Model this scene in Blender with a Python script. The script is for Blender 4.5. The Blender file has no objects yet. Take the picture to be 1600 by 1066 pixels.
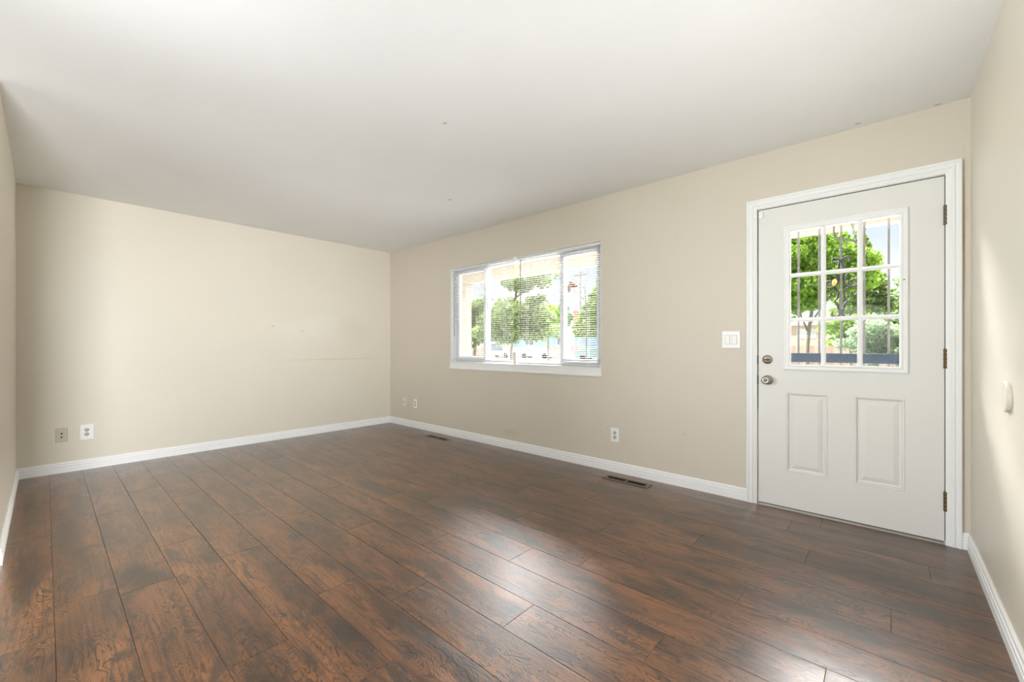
import bpy, math, random
from mathutils import Vector, Matrix
C = bpy.context.scene.collection
S = bpy.context.scene
PI = math.pi

# ------------------------------------------------------------------ camera
cd = bpy.data.cameras.new('camera'); cam = bpy.data.objects.new('camera', cd); C.objects.link(cam)
cam.location = (5.326, -3.325, 1.101)
cam.rotation_euler = (PI/2, 0, 2.30034 - PI/2)
cd.sensor_width = 36; cd.lens = 653.11/1600*36; cd.shift_y = 7.6/1600; cd.clip_start = 0.02; cd.clip_end = 500
S.camera = cam

# ------------------------------------------------------------------ world
w = bpy.data.worlds.new('sky'); S.world = w; w.use_nodes = True
nt = w.node_tree; nt.nodes.clear()
def wn(t, **k):
    n = nt.nodes.new(t)
    for a, b in k.items(): setattr(n, a, b)
    return n
tc = wn('ShaderNodeTexCoord'); sep = wn('ShaderNodeSeparateXYZ'); nt.links.new(tc.outputs['Generated'], sep.inputs[0])
rmp = wn('ShaderNodeValToRGB'); nt.links.new(sep.outputs['Z'], rmp.inputs[0])
e = rmp.color_ramp.elements                       # hazy bright sky, pale blue low down, very bright overhead
e[0].position = 0.0; e[0].color = (0.95, 0.98, 1.0, 1); e[1].position = 0.5; e[1].color = (1.3, 1.4, 1.55, 1)
for p_, c_ in ((.10, (.92, .97, 1.05, 1)), (.24, (.70, .85, 1.05, 1)), (.30, (.9, 1.0, 1.15, 1))):
    m = e.new(p_); m.color = c_
mp = wn('ShaderNodeMapping'); mp.inputs['Scale'].default_value = (1, 1, 2.6); nt.links.new(tc.outputs['Generated'], mp.inputs[0])
cn = wn('ShaderNodeTexNoise'); cn.inputs['Scale'].default_value = 1.9; cn.inputs['Detail'].default_value = 5; nt.links.new(mp.outputs[0], cn.inputs[0])
cr = wn('ShaderNodeValToRGB'); nt.links.new(cn.outputs['Fac'], cr.inputs[0])
cr.color_ramp.elements[0].position = .46; cr.color_ramp.elements[1].position = .66
ma = wn('ShaderNodeMath', operation='MULTIPLY'); nt.links.new(cr.outputs[0], ma.inputs[0]); ma.inputs[1].default_value = .8
lt_ = wn('ShaderNodeMixRGB'); lt_.blend_type = 'LIGHTEN'; lt_.inputs[0].default_value = 1; nt.links.new(rmp.outputs[0], lt_.inputs[1]); lt_.inputs[2].default_value = (1.25, 1.27, 1.3, 1)
mx = wn('ShaderNodeMixRGB'); nt.links.new(ma.outputs[0], mx.inputs[0]); nt.links.new(rmp.outputs[0], mx.inputs[1]); nt.links.new(lt_.outputs[0], mx.inputs[2])
# very bright sky lobe added above the view, for highlights on the floor
def wm(op, a, b=0.):
    x = wn('ShaderNodeMath', operation=op)
    for k_, v_ in ((0, a), (1, b)):
        if isinstance(v_, float): x.inputs[k_].default_value = v_
        else: nt.links.new(v_, x.inputs[k_])
    return x.outputs[0]
def wr(src, a, b):
    x = wn('ShaderNodeMapRange'); x.interpolation_type = 'SMOOTHSTEP'; nt.links.new(src, x.inputs['Value']); x.inputs['From Min'].default_value = a; x.inputs['From Max'].default_value = b; return x.outputs[0]
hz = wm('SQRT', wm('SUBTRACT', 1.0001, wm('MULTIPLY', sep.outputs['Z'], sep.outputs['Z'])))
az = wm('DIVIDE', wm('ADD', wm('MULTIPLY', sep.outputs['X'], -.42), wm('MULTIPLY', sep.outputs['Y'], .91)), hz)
sky_lobe = wm('MULTIPLY', wm('MULTIPLY', wr(sep.outputs['Z'], .26, .38), wr(sep.outputs['Z'], .85, .60)), wr(az, .35, .85))
sky_lobe = wm('MULTIPLY', sky_lobe, wm('ADD', .75, wm('MULTIPLY', cn.outputs['Fac'], .5)))
bk = wn('ShaderNodeMixRGB'); bk.blend_type = 'ADD'; nt.links.new(sky_lobe, bk.inputs[0]); nt.links.new(mx.outputs[0], bk.inputs[1]); bk.inputs[2].default_value = (102.0, 99.5, 99.5, 1)
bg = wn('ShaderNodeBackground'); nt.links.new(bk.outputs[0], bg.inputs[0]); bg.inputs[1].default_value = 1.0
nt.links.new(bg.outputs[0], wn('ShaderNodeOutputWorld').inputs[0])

# ------------------------------------------------------------------ sun, added fill lamps behind and beside the camera
def light(name, typ, loc, rot, **k):
    l = bpy.data.lights.new(name, typ); o = bpy.data.objects.new(name, l); C.objects.link(o)
    o.location = loc; o.rotation_euler = rot
    for a, b in k.items(): setattr(l, a, b)
    return o
light('sun', 'SUN', (0, 0, 20), (Vector((.62, .36, -.70))).to_track_quat('-Z', 'Y').to_euler(), energy=12, angle=math.radians(1.0), color=(1, .96, .9))
def area(name, loc, tgt, e, sx, sy, spread=180):
    return light(name, 'AREA', loc, (Vector(tgt)-Vector(loc)).to_track_quat('-Z', 'Y').to_euler(), energy=e, shape='RECTANGLE', size=sx, size_y=sy, spread=math.radians(spread), color=(.90, .953, 1.0))
area('back_opening_fill', (3.3, -8.7, 1.05), (3.3, 0, 2.8), 94, 4.4, 1.9)  # added fill lamp standing in the unseen back wall opening
area('right_wall_fill', (5.60, -1.97, 1.3), (0, -2.7, 4.4), 22, .6, 1.4)  # added fill lamp by the right wall, out of view; no window there
area('far_wall_fill', (5.2, -4.0, 1.25), (0, -3.35, 1.1), 45, .8, 1.6, 82)  # added beam behind the camera to brighten the far wall
area('far_corner_fill', (5.0, -3.9, 1.1), (0, .1, 1.7), 10, .7, 1.4, 50)  # added beam aimed at the dim far corner
area('door_side_fill', (2.9, -4.2, 1.2), (5.66, -.8, 1.8), 22, .8, 1.6, 88)  # added lamp behind the camera, lifts the right wall and door end

S.view_settings.view_transform = 'Standard'; S.view_settings.look = 'None'
S.view_settings.exposure = 0.08; S.view_settings.gamma = 1.0; S.view_settings.use_curve_mapping = False

# ------------------------------------------------------------------ helpers
class MB:
    def __init__(s): s.v = []; s.f = []; s.smooth = []
    def add(s, vs, fs, sm=False):
        b = len(s.v); s.v += [tuple(v) for v in vs]; s.f += [tuple(b+i for i in f) for f in fs]; s.smooth += [sm]*len(fs); return s
    def box(s, x0, x1, y0, y1, z0, z1, bev=0):
        if bev <= 0:
            vs = [(x, y, z) for z in (z0, z1) for y in (y0, y1) for x in (x0, x1)]
            return s.add(vs, [(0,2,3,1),(4,5,7,6),(0,1,5,4),(1,3,7,5),(3,2,6,7),(2,0,4,6)])
        b = min(bev, (x1-x0)/2.01, (y1-y0)/2.01, (z1-z0)/2.01)
        c = ((x0+x1)/2, (y0+y1)/2, (z0+z1)/2); h = ((x1-x0)/2, (y1-y0)/2, (z1-z0)/2)
        vs = []; idx = {}
        for sx in (-1, 1):
            for sy in (-1, 1):
                for sz in (-1, 1):
                    for ax in range(3):
                        p = [c[i]+(sx, sy, sz)[i]*(h[i]-(0 if i == ax else b)) for i in range(3)]
                        idx[(sx, sy, sz, ax)] = len(vs); vs.append(p)
        fs = []
        for ax in range(3):
            o = [i for i in range(3) if i != ax]
            for sg in (-1, 1):
                q = []
                for a_, b_ in ((-1,-1),(1,-1),(1,1),(-1,1)):
                    k = [0,0,0]; k[ax] = sg; k[o[0]] = a_; k[o[1]] = b_; q.append(idx[(*k, ax)])
                if (sg == 1) == (ax == 1): q = q[::-1]
                fs.append(q)
        for ax in range(3):
            o = [i for i in range(3) if i != ax]
            for a_ in (-1, 1):
                for b_ in (-1, 1):
                    q = []
                    for t, fa in ((-1, o[0]), (1, o[0]), (1, o[1]), (-1, o[1])):
                        k = [0,0,0]; k[ax] = t; k[o[0]] = a_; k[o[1]] = b_; q.append(idx[(*k, fa)])
                    fs.append(q)
        for k in {k[:3] for k in idx}: fs.append([idx[(*k, a)] for a in range(3)])
        return s.add(vs, fs)
    def prof(s, pts, p0, p1, out, up=(0,0,1), cap=True):
        """extrude a profile of (out, up) points from p0 to p1"""
        p0, p1, out, up = Vector(p0), Vector(p1), Vector(out), Vector(up); n = len(pts)
        vs = [p0+out*a+up*b for a, b in pts]+[p1+out*a+up*b for a, b in pts]
        fs = [(i, (i+1) % n, n+(i+1) % n, n+i) for i in range(n)]
        if cap: fs += [tuple(range(n))[::-1], tuple(range(n, 2*n))]
        return s.add(vs, fs)
    def lathe(s, prof, org, axis, seg=32, sm=True):
        org, axis = Vector(org), Vector(axis).normalized()
        a = axis.orthogonal().normalized(); b = axis.cross(a)
        vs = [org+axis*h+(a*math.cos(2*PI*i/seg)+b*math.sin(2*PI*i/seg))*r for r, h in prof for i in range(seg)]
        n = len(prof)
        fs = [(j*seg+i, j*seg+(i+1) % seg, (j+1)*seg+(i+1) % seg, (j+1)*seg+i) for j in range(n-1) for i in range(seg)]
        s.add(vs, fs, sm)
        s.add([org+axis*prof[0][1]+(a*math.cos(2*PI*i/seg)+b*math.sin(2*PI*i/seg))*prof[0][0] for i in range(seg)], [tuple(range(seg))[::-1]])
        s.add([org+axis*prof[-1][1]+(a*math.cos(2*PI*i/seg)+b*math.sin(2*PI*i/seg))*prof[-1][0] for i in range(seg)], [tuple(range(seg))])
        return s
    def tube(s, pts, r, seg=8):
        pts = [Vector(p) for p in pts]; n = len(pts); rr = r if isinstance(r, (list, tuple)) else [r]*n
        vs = []; ref = None
        for i, p in enumerate(pts):
            t = (pts[min(i+1, n-1)]-pts[max(i-1, 0)]).normalized()
            if ref is None: ref = t.orthogonal().normalized()
            a = (ref-t*ref.dot(t)).normalized(); ref = a; b = t.cross(a)
            vs += [p+(a*math.cos(2*PI*k/seg)+b*math.sin(2*PI*k/seg))*rr[i] for k in range(seg)]
        fs = [(i*seg+k, i*seg+(k+1) % seg, (i+1)*seg+(k+1) % seg, (i+1)*seg+k) for i in range(n-1) for k in range(seg)]
        fs += [tuple(range(seg))[::-1], tuple((n-1)*seg+k for k in range(seg))]
        return s.add(vs, fs, True)
    def build(s, name, mat, parent=None, org=None):
        me = bpy.data.meshes.new(name)
        vs = s.v
        o = bpy.data.objects.new(name, me)
        if org is not None: vs = [(v[0]-org[0], v[1]-org[1], v[2]-org[2]) for v in vs]; o.location = org
        me.from_pydata(vs, [], s.f); me.polygons.foreach_set('use_smooth', s.smooth)
        me.update(); me.materials.append(mat); C.objects.link(o)
        if parent is not None: o.parent = parent
        return o
def spline(pts, n=8):
    P = [Vector(p) for p in pts]; P = [P[0]*2-P[1]]+P+[P[-1]*2-P[-2]]; o = []
    for i in range(1, len(P)-2):
        for k in range(n):
            t = k/n; a, b, c, d = P[i-1:i+3]
            o.append(.5*((2*b)+(c-a)*t+(2*a-5*b+4*c-d)*t*t+(3*b-a-3*c+d)*t**3))
    return o+[P[-2]]
def empty(name, loc, rz=0):
    o = bpy.data.objects.new(name, None); C.objects.link(o); o.location = loc; o.rotation_euler = (0, 0, rz); o.empty_display_size = .1; return o
def tag(o, label, cat, group=None, kind=None):
    o['label'] = label; o['category'] = cat
    if group: o['group'] = group
    if kind: o['kind'] = kind
    return o
def struct(o): o['kind'] = 'structure'; return o

# ------------------------------------------------------------------ materials
def mat(name, col, rough=.5, metal=0, spec=.5, bump=None, **k):
    m = bpy.data.materials.new(name); m.use_nodes = True; b = m.node_tree.nodes['Principled BSDF']
    b.inputs['Base Color'].default_value = (*col, 1); b.inputs['Roughness'].default_value = rough
    b.inputs['Metallic'].default_value = metal; b.inputs['Specular IOR Level'].default_value = spec
    for a, v in k.items(): b.inputs[a].default_value = v
    N, L = m.node_tree.nodes, m.node_tree.links
    if bump:
        sc, st, di = bump
        t = N.new('ShaderNodeTexCoord'); n = N.new('ShaderNodeTexNoise'); n.inputs['Scale'].default_value = sc; n.inputs['Detail'].default_value = 3
        L.new(t.outputs['Object'], n.inputs[0]); bu = N.new('ShaderNodeBump'); bu.inputs['Strength'].default_value = st; bu.inputs['Distance'].default_value = di
        L.new(n.outputs['Fac'], bu.inputs['Height']); L.new(bu.outputs[0], b.inputs['Normal'])
    return m
class NB:
    """tiny node builder"""
    def __init__(s, m): s.m = m; s.N = m.node_tree.nodes; s.L = m.node_tree.links; s.b = s.N['Principled BSDF']
    def n(s, t, ins=None, **k):
        x = s.N.new(t)
        for a, v in k.items(): setattr(x, a, v)
        for a, v in (ins or {}).items(): s.put(x.inputs[a], v)
        return x
    def put(s, sock, v):
        if isinstance(v, bpy.types.NodeSocket): s.L.new(v, sock)
        else: sock.default_value = v
    def math(s, op, a, b=0., c=0.):
        x = s.N.new('ShaderNodeMath'); x.operation = op; s.put(x.inputs[0], a); s.put(x.inputs[1], b); s.put(x.inputs[2], c); return x.outputs[0]
    def ramp(s, f, stops):
        x = s.N.new('ShaderNodeValToRGB'); s.put(x.inputs[0], f); e = x.color_ramp.elements
        for i, (p, c) in enumerate(stops):
            q = e[i] if i < 2 else e.new(p)
            q.position = p; q.color = (c, c, c, 1) if not isinstance(c, tuple) else (*c, 1)
        return x.outputs[0]
    def mix(s, f, a, b, bt='MIX'):
        x = s.N.new('ShaderNodeMixRGB'); x.blend_type = bt; s.put(x.inputs[0], f)
        for i, v in ((1, a), (2, b)): s.put(x.inputs[i], (*v, 1) if isinstance(v, tuple) and len(v) == 3 else v)
        return x.outputs[0]
    def map(s, v, scale, loc=(0,0,0)):
        return s.n('ShaderNodeMapping', {'Vector': v, 'Scale': scale, 'Location': loc}).outputs[0]
    def noise(s, v, sc, det=3, dist=0, rough=.5):
        return s.n('ShaderNodeTexNoise', {'Vector': v, 'Scale': sc, 'Detail': det, 'Distortion': dist, 'Roughness': rough}).outputs['Fac']

def wall_paint(name, col, stains=(), rough=.5, spec=.45):
    m = mat(name, col, rough, spec=spec); B = NB(m)
    P = B.n('ShaderNodeNewGeometry').outputs['Position']
    c = B.mix(B.ramp(B.noise(P, 1.3, 4), [(.35, 0.), (.7, 1.)]), tuple(x*.985 for x in col), tuple(min(1, x*1.015) for x in col))
    for (x, y, z, r, colr, f, sx, sy, sz) in stains:      # real scuffs, patches and marks on the paint
        v = B.n('ShaderNodeVectorMath', {0: P, 1: (x, y, z)}, operation='SUBTRACT').outputs[0]
        v = B.n('ShaderNodeVectorMath', {0: v, 1: (1/sx, 1/sy, 1/sz)}, operation='MULTIPLY').outputs[0]
        d = B.n('ShaderNodeVectorMath', {0: v}, operation='LENGTH').outputs['Value']
        d = B.math('ADD', d, B.math('MULTIPLY', B.math('SUBTRACT', B.noise(P, 14 if r > .01 else 60, 3), .5), .9))
        k = B.ramp(d, [(0., f), (.55, f*.6), (1., 0.)])
        c = B.mix(k, c, colr)
    B.put(B.b.inputs['Base Color'], c)
    bn = B.noise(P, 160, 2)
    bu = B.n('ShaderNodeBump', {'Height': bn, 'Strength': .22, 'Distance': .002}).outputs[0]
    B.put(B.b.inputs['Normal'], bu)
    return m
BEIGE = (.715, .655, .545)
lt, dk = (.755, .71, .61), (.46, .41, .33)
stn = lambda x, y, z, r, col, f, s: (x, y, z, r, col, f, *s)
M_wall = wall_paint('beige_wall_paint', BEIGE)
M_far = wall_paint('beige_far_wall_paint', BEIGE, [
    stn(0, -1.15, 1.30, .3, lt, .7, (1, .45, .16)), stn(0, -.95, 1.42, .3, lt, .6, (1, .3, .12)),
    stn(0, -.75, .93, .1, dk, .35, (1, .95, .012)), stn(0, -1.22, 1.28, .005, dk, .8, (1, .02, .012)), stn(0, -1.55, 1.33, .005, dk, .7, (1, .03, .012)),
    stn(0, -.55, 1.3, .3, dk, .12, (1, .3, .25))])
M_front = wall_paint('beige_window_wall_shaded', (.66, .592, .495), [  # same beige, darkened: this wall's shade is put into its colour
    stn(2.33, 0, .17, .3, (.55, .50, .30), .55, (.16, 1, .055)), stn(3.42, 0, .40, .005, dk, .9, (.012, 1, .01)),
    stn(4.1, 0, 1.95, .005, dk, .8, (.012, 1, .008)), stn(4.15, 0, .41, .005, dk, .6, (.02, 1, .01)),
    stn(5.642, .0, 1.7, .1, (.42, .27, .15), .7, (.008, 1, .5)), stn(4.56, 0, .35, .3, (.70, .65, .55), .25, (.12, 1, .25)),
    stn(4.588, 0, 1.1, .1, dk, .3, (.006, 1, 1))])
M_right = wall_paint('beige_right_wall_paint', BEIGE, [
    stn(5.667, -1.25, 1.25, .3, (.52, .49, .44), .4, (1, .06, .16)), stn(5.667, -.30, .15, .3, dk, .2, (1, .3, .1)),
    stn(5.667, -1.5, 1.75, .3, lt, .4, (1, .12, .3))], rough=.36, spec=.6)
M_ceil = wall_paint('white_ceiling_paint', (.91, .905, .89), [
    stn(3.35, -1.72, 2.44, .005, dk, .8, (.02, .015, 1)), stn(2.35, -.85, 2.44, .005, dk, .8, (.025, .02, 1)),
    stn(5.2, -.06, 2.44, .005, dk, .8, (.02, .012, 1)), stn(5.54, -.02, 2.44, .005, dk, .8, (.02, .012, 1))], rough=.9, spec=.1)
M_trim = mat('white_trim_paint', (.88, .875, .86), .35, spec=.5)
M_door = mat('offwhite_door_paint', (.775, .755, .715), .42, spec=.45, bump=(90, .06, .002))
M_jamb = mat('jamb_paint', (.80, .78, .74), .45)
M_vinyl = mat('white_window_vinyl', (.72, .72, .73), .4)
M_slat = mat('white_blind_slat', (.38, .38, .375), .45)
M_rail = mat('grey_white_blind_rail', (.72, .72, .71), .4)
M_cord = mat('white_cord', (.75, .75, .74), .7)
M_wand = mat('smoked_plastic_wand', (.16, .16, .15), .25)
M_wand2 = mat('clear_grey_wand', (.5, .5, .5), .25)
M_plastic = mat('white_plastic', (.87, .86, .83), .35)
M_plast_b = mat('beige_plastic', (.55, .50, .40), .4)
M_painted = mat('beige_painted_plate', (.78, .72, .62), .45)
M_black = mat('black_slot', (.012, .011, .01), .6)
M_socket = mat('grey_socket_face', (.48, .46, .40), .45)
M_nickel = mat('brushed_nickel', (.40, .37, .32), .33, 1.0)
M_brass = mat('aged_brass', (.17, .10, .045), .5, .8)
M_hingeg = mat('tarnished_nickel', (.17, .14, .10), .5, .8)
M_thresh = mat('aluminium_threshold', (.55, .53, .49), .4, .8)
M_seal_gap = mat('dark_seal_and_gap', (.012, .011, .010), .8)
M_vent = mat('brown_register_metal', (.19, .155, .11), .4, .5)
M_iron = mat('black_wrought_iron', (.015, .013, .012), .6)
M_bar = mat('grey_iron_bar', (.12, .105, .10), .5, .3)
M_railbar = mat('blue_black_push_rail', (.010, .020, .036), .35, .0, spec=.3, bump=(14, .6, .02))
M_orange = mat('orange_glaze', (.9, .35, .04), .4)
M_strip = mat('pale_strip', (.5, .34, .2), .6)

def glass_mat():
    m = bpy.data.materials.new('clear_glass'); m.use_nodes = True; N, L = m.node_tree.nodes, m.node_tree.links; N.clear()
    t = N.new('ShaderNodeBsdfTransparent'); t.inputs[0].default_value = (.97, .98, .98, 1); g = N.new('ShaderNodeBsdfGlossy'); g.inputs['Roughness'].default_value = .02
    f = N.new('ShaderNodeFresnel'); f.inputs[0].default_value = 1.25; x = N.new('ShaderNodeMixShader'); o = N.new('ShaderNodeOutputMaterial')
    L.new(f.outputs[0], x.inputs[0]); L.new(t.outputs[0], x.inputs[1]); L.new(g.outputs[0], x.inputs[2]); L.new(x.outputs[0], o.inputs[0]); return m
M_glass = glass_mat()

def wood_floor():
    m = mat('dark_hickory_laminate', (.1, .05, .03), .3); B = NB(m)
    uv = B.n('ShaderNodeUVMap', uv_map='plank').outputs[0]
    rnd = B.n('ShaderNodeAttribute', attribute_name='tone').outputs['Fac']
    P = B.n('ShaderNodeNewGeometry').outputs['Position']
    # growth-ring contours
    field = B.noise(B.map(uv, (1.5, 6.5, 1)), 1.7, 2.6, 1.1, .5)
    ring = B.math('FRACT', B.math('MULTIPLY', field, 26.))
    tri = B.math('ABSOLUTE', B.math('SUBTRACT', ring, .5))
    line = B.ramp(tri, [(0., 1.), (.09, .8), (.20, 0.)])
    where = B.ramp(B.noise(B.map(uv, (1.3, 3.5, 1), (3, 7, 0)), 2.2, 2), [(.34, .3), (.55, 1.)])
    line = B.math('MULTIPLY', line, where)
    streak = B.noise(B.map(uv, (3.5, 95, 1)), 1., 4, .3, .6)
    sline = B.ramp(streak, [(.38, 1.), (.52, 0.)])
    blotch = B.ramp(B.noise(B.map(uv, (3.2, 8.5, 1), (11, 2, 0)), 1.5, 5, 1.2, .65), [(.50, 0.), (.62, 1.)])
    warm = B.noise(B.map(uv, (2., 7., 1), (5, 5, 0)), 1., 3, .4)
    c = B.mix(B.ramp(warm, [(.32, 0.), (.66, 1.)]), (.062, .027, .011), (.26, .105, .036))
    tone = B.math('MULTIPLY_ADD', rnd, .18, .91)
    c = B.mix(1., c, B.n('ShaderNodeCombineXYZ', {0: tone, 1: tone, 2: tone}).outputs[0], 'MULTIPLY')
    c = B.mix(B.math('MULTIPLY', sline, .62), c, (.035, .017, .010))
    c = B.mix(B.math('MULTIPLY', blotch, .75), c, (.026, .018, .014))
    c = B.mix(B.math('MULTIPLY', line, .88), c, (.014, .008, .005))
    B.put(B.b.inputs['Base Color'], c)
    h = B.math('SUBTRACT', B.math('MULTIPLY', streak, .35), B.math('MULTIPLY', line, .4))
    h = B.math('ADD', h, B.math('MULTIPLY', B.noise(B.map(uv, (2, 14, 1)), 1., 2), .5))
    B.put(B.b.inputs['Normal'], B.n('ShaderNodeBump', {'Height': h, 'Strength': .3, 'Distance': .0018}).outputs[0])
    B.put(B.b.inputs['Roughness'], B.math('ADD', B.math('MULTIPLY', streak, .10), B.math('ADD', .225, B.math('MULTIPLY', B.noise(P, 1.5, 3), .08))))
    B.b.inputs['Specular IOR Level'].default_value = .15; B.b.inputs['Coat Weight'].default_value = 1.; B.b.inputs['Coat IOR'].default_value = 1.52; B.b.inputs['Coat Roughness'].default_value = .31; B.put(B.b.inputs['Coat Normal'], B.b.inputs['Normal'].links[0].from_socket)
    return m
M_floor = wood_floor()

# ------------------------------------------------------------------ room shell
RX, LY, BY, H = 5.667, -3.48, -8.8, 2.44
rnd = random.Random(4)
def floor_mesh():
    vs, fs, uvs, tones = [], [], [], []
    known = {9: 3.565, 8: 4.18, 7: 3.89, 6: 3.412, 5: 4.21, 4: 3.733, 10: 5.342, 11: 4.53, 12: 5.019, 2: 4.04, 3: 3.45, 13: 4.2, 14: 3.6}
    g = .0006; bv = .0009; k = -31
    while -3.104+.1945*k < 0:
        y0 = max(-3.104+.1945*k, BY); y1 = min(y0+.1945 if y0 > BY else -3.104+.1945*(k+1), -.001)
        if y1-y0 < .004: k += 1; continue
        j = known.get(k, rnd.uniform(0, 1.285)) % 1.285
        xs = [0.001]+[j+1.285*i for i in range(6) if .02 < j+1.285*i < RX-.02]+[RX-.001]
        for a, b in zip(xs, xs[1:]):
            ou, ov, tn = rnd.uniform(0, 60), rnd.uniform(0, 60), rnd.random()
            o = len(vs); X0, X1, Y0, Y1 = a+.0004, b-.0004, y0+g, y1-g
            pts = [(X0, Y0, -.003), (X1, Y0, -.003), (X1, Y1, -.003), (X0, Y1, -.003), (X0, Y0, -bv), (X1, Y0, -bv), (X1, Y1, -bv), (X0, Y1, -bv),
                   (X0+bv, Y0+bv, 0), (X1-bv, Y0+bv, 0), (X1-bv, Y1-bv, 0), (X0+bv, Y1-bv, 0)]
            vs += pts
            for q in ((0,1,5,4),(1,2,6,5),(2,3,7,6),(3,0,4,7),(4,5,9,8),(5,6,10,9),(6,7,11,10),(7,4,8,11),(8,9,10,11)):
                fs.append(tuple(o+i for i in q)); uvs += [(pts[i][0]-a+ou, pts[i][1]-y0+ov) for i in q]; tones.append(tn)
        k += 1
    me = bpy.data.meshes.new('floor')
    nf = len(fs)
    o = len(vs)   # dark underlay and the slab below
    vs += [(0, BY, -.003), (RX, BY, -.003), (RX, 0, -.003), (0, 0, -.003), (0, BY, -.2), (RX, BY, -.2), (RX, 0, -.2), (0, 0, -.2)]
    for q in ((0,1,2,3),(4,7,6,5),(0,4,5,1),(1,5,6,2),(2,6,7,3),(3,7,4,0)): fs.append(tuple(o+i for i in q)); uvs += [(0,0)]*4; tones.append(0)
    me.from_pydata(vs, [], fs)
    u = me.uv_layers.new(name='plank')
    for i, c in enumerate(uvs): u.data[i].uv = c
    at = me.attributes.new('tone', 'FLOAT', 'FACE')
    for i, t in enumerate(tones): at.data[i].value = t
    me.materials.append(M_floor); me.materials.append(M_seal_gap)
    for p in me.polygons: p.material_index = 1 if p.index >= nf else 0
    o = bpy.data.objects.new('floor', me); C.objects.link(o); return struct(o)
floor_mesh()
struct(MB().box(-.15, RX+.15, BY-.15, .15, H, H+.12).build('ceiling', M_ceil))
WX0, WX1, WZ0, WZ1 = 1.345, 3.425, .900, 2.047       # window opening
DX0, DX1, DZ = 4.628, 5.602, 2.085                   # door opening
b = MB()
b.box(-.15, WX0, 0, .15, -.2, H); b.box(WX0, WX1, 0, .15, -.2, WZ0); b.box(WX0, WX1, 0, .15, WZ1, H)
b.box(WX1, DX0, 0, .15, -.2, H); b.box(DX0, DX1, 0, .15, DZ, H); b.box(DX1, RX+.15, 0, .15, -.2, H); b.box(DX0, DX1, 0, .15, -.2, -.012)
struct(b.build('wall_front', M_front))
struct(MB().box(-.15, 0, BY-.15, 0, -.2, H).build('wall_far', M_far))
struct(MB().box(RX, RX+.15, BY-.15, 0, -.2, H).build('wall_right', M_right))
struct(MB().box(0, 2.02, LY-.12, LY, 0, H).build('wall_left', M_wall))
b = MB(); b.box(0, 1.3, BY-.15, BY, -.2, H); b.box(5.3, RX, BY-.15, BY, -.2, H); b.box(1.3, 5.3, BY-.15, BY, 2.2, H)
struct(b.build('wall_back', M_wall))

BP = [(.0, .0), (.014, .0), (.014, .040), (.0105, .043), (.0105, .046), (.013, .049), (.013, .061), (.0085, .066), (.0085, .069), (.0105, .072), (.010, .082), (.005, .089), (.0, .089)]
def base(name, p0, p1, out):
    struct(MB().prof(BP, p0, p1, out).build(name, M_trim))
base('baseboard_far', (0, LY, 0), (0, 0, 0), (1, 0, 0))
b = MB(); b.prof(BP, (0, 0, 0), (4.590, 0, 0), (0, -1, 0)); b.prof(BP, (5.636, 0, 0), (RX, 0, 0), (0, -1, 0)); struct(b.build('baseboard_front', M_trim))
base('baseboard_left', (0, LY, 0), (2.02, LY, 0), (0, 1, 0))
base('baseboard_right', (RX, BY, 0), (RX, 0, 0), (-1, 0, 0))

# ------------------------------------------------------------------ front door: casing, jamb, leaf
CP = [(0, 0), (0, .016), (.004, .020), (.013, .020), (.018, .015), (.024, .015), (.029, .019), (.038, .019), (.043, .014), (.050, .014), (.054, .011), (.064, .010), (.064, 0)]
def casing():
    b = MB(); x0, x1, zt = 4.591, 5.636, 2.118          # outer edges
    path = [((x0, 0), (1, 0)), ((x0, zt), (1, -1)), ((x1, zt), (-1, -1)), ((x1, 0), (-1, 0))]
    n = len(CP); vs = []
    for (x, z), (ix, iz) in path:
        vs += [(x+ix*a, -d, z+iz*a) for a, d in CP]
    fs = []
    for s_ in range(3):
        for i in range(n): fs.append((s_*n+i, s_*n+(i+1) % n, (s_+1)*n+(i+1) % n, (s_+1)*n+i))
    fs += [tuple(range(n)), tuple(range(3*n, 4*n))[::-1]]
    b.add(vs, fs); return b
struct(casing().build('trim_1', M_trim))
LX0, LX1, LZ0, LZ1 = 4.663, 5.569, .016, 2.044          # leaf
door = struct(empty('door_1', ((LX0+LX1)/2, .02, 0)))
def dpart(bld, name, m, parent=None):
    o = bld.build(name, m); 
    if parent is None: o.parent = door; o.location = (-door.location[0], -door.location[1], 0)
    else: o.parent = parent
    return o
j = MB(); j.box(DX0, LX0-.0055, .001, .15, .0, DZ); j.box(LX1+.0055, DX1, .001, .15, 0, DZ); j.box(LX0-.0055, LX1+.0055, .001, .15, LZ1+.0055, DZ)
j.box(LX0-.004, LX0+.012, .056, .07, .78, LZ1); j.box(LX1-.012, LX1+.004, .056, .07, .02, LZ1); j.box(LX0, LX1, .056, .07, LZ1-.012, LZ1+.004)
struct(j.build('trim_2', M_jamb))
s_ = MB(); s_.box(LX0-.004, LX1+.004, -.004, .14, -.012, .004, .002); s_.box(LX0, LX1, .01, .02, .004, .010, .001)
dpart(s_, 'threshold', M_thresh)
w_ = MB(); w_.box(LX0-.003, LX0+.006, .048, .056, .78, LZ1); w_.box(LX1-.006, LX1+.003, .048, .056, .02, LZ1); w_.box(LX0, LX1, .048, .056, LZ1-.006, LZ1+.003); w_.box(LX0+.002, LX1-.002, .010, .03, .008, .0155); w_.box(LX1+.0004, LX1+.0052, .012, .05, .02, LZ1); w_.box(LX0, LX1, .012, .05, LZ1+.0004, LZ1+.0052); w_.box(LX0-.0052, LX0-.0004, .014, .05, .66, LZ1)  # seals, plus black filler put in as shade in the gap around the leaf
dpart(w_, 'seal_and_gap_shade', M_seal_gap)
GX0, GX1, GZ0, GZ1 = 4.848, 5.388, .976, 1.869          # glass light
PL = (4.826, 5.050, .255, .790); PR = (5.182, 5.410, .255, .792)
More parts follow.
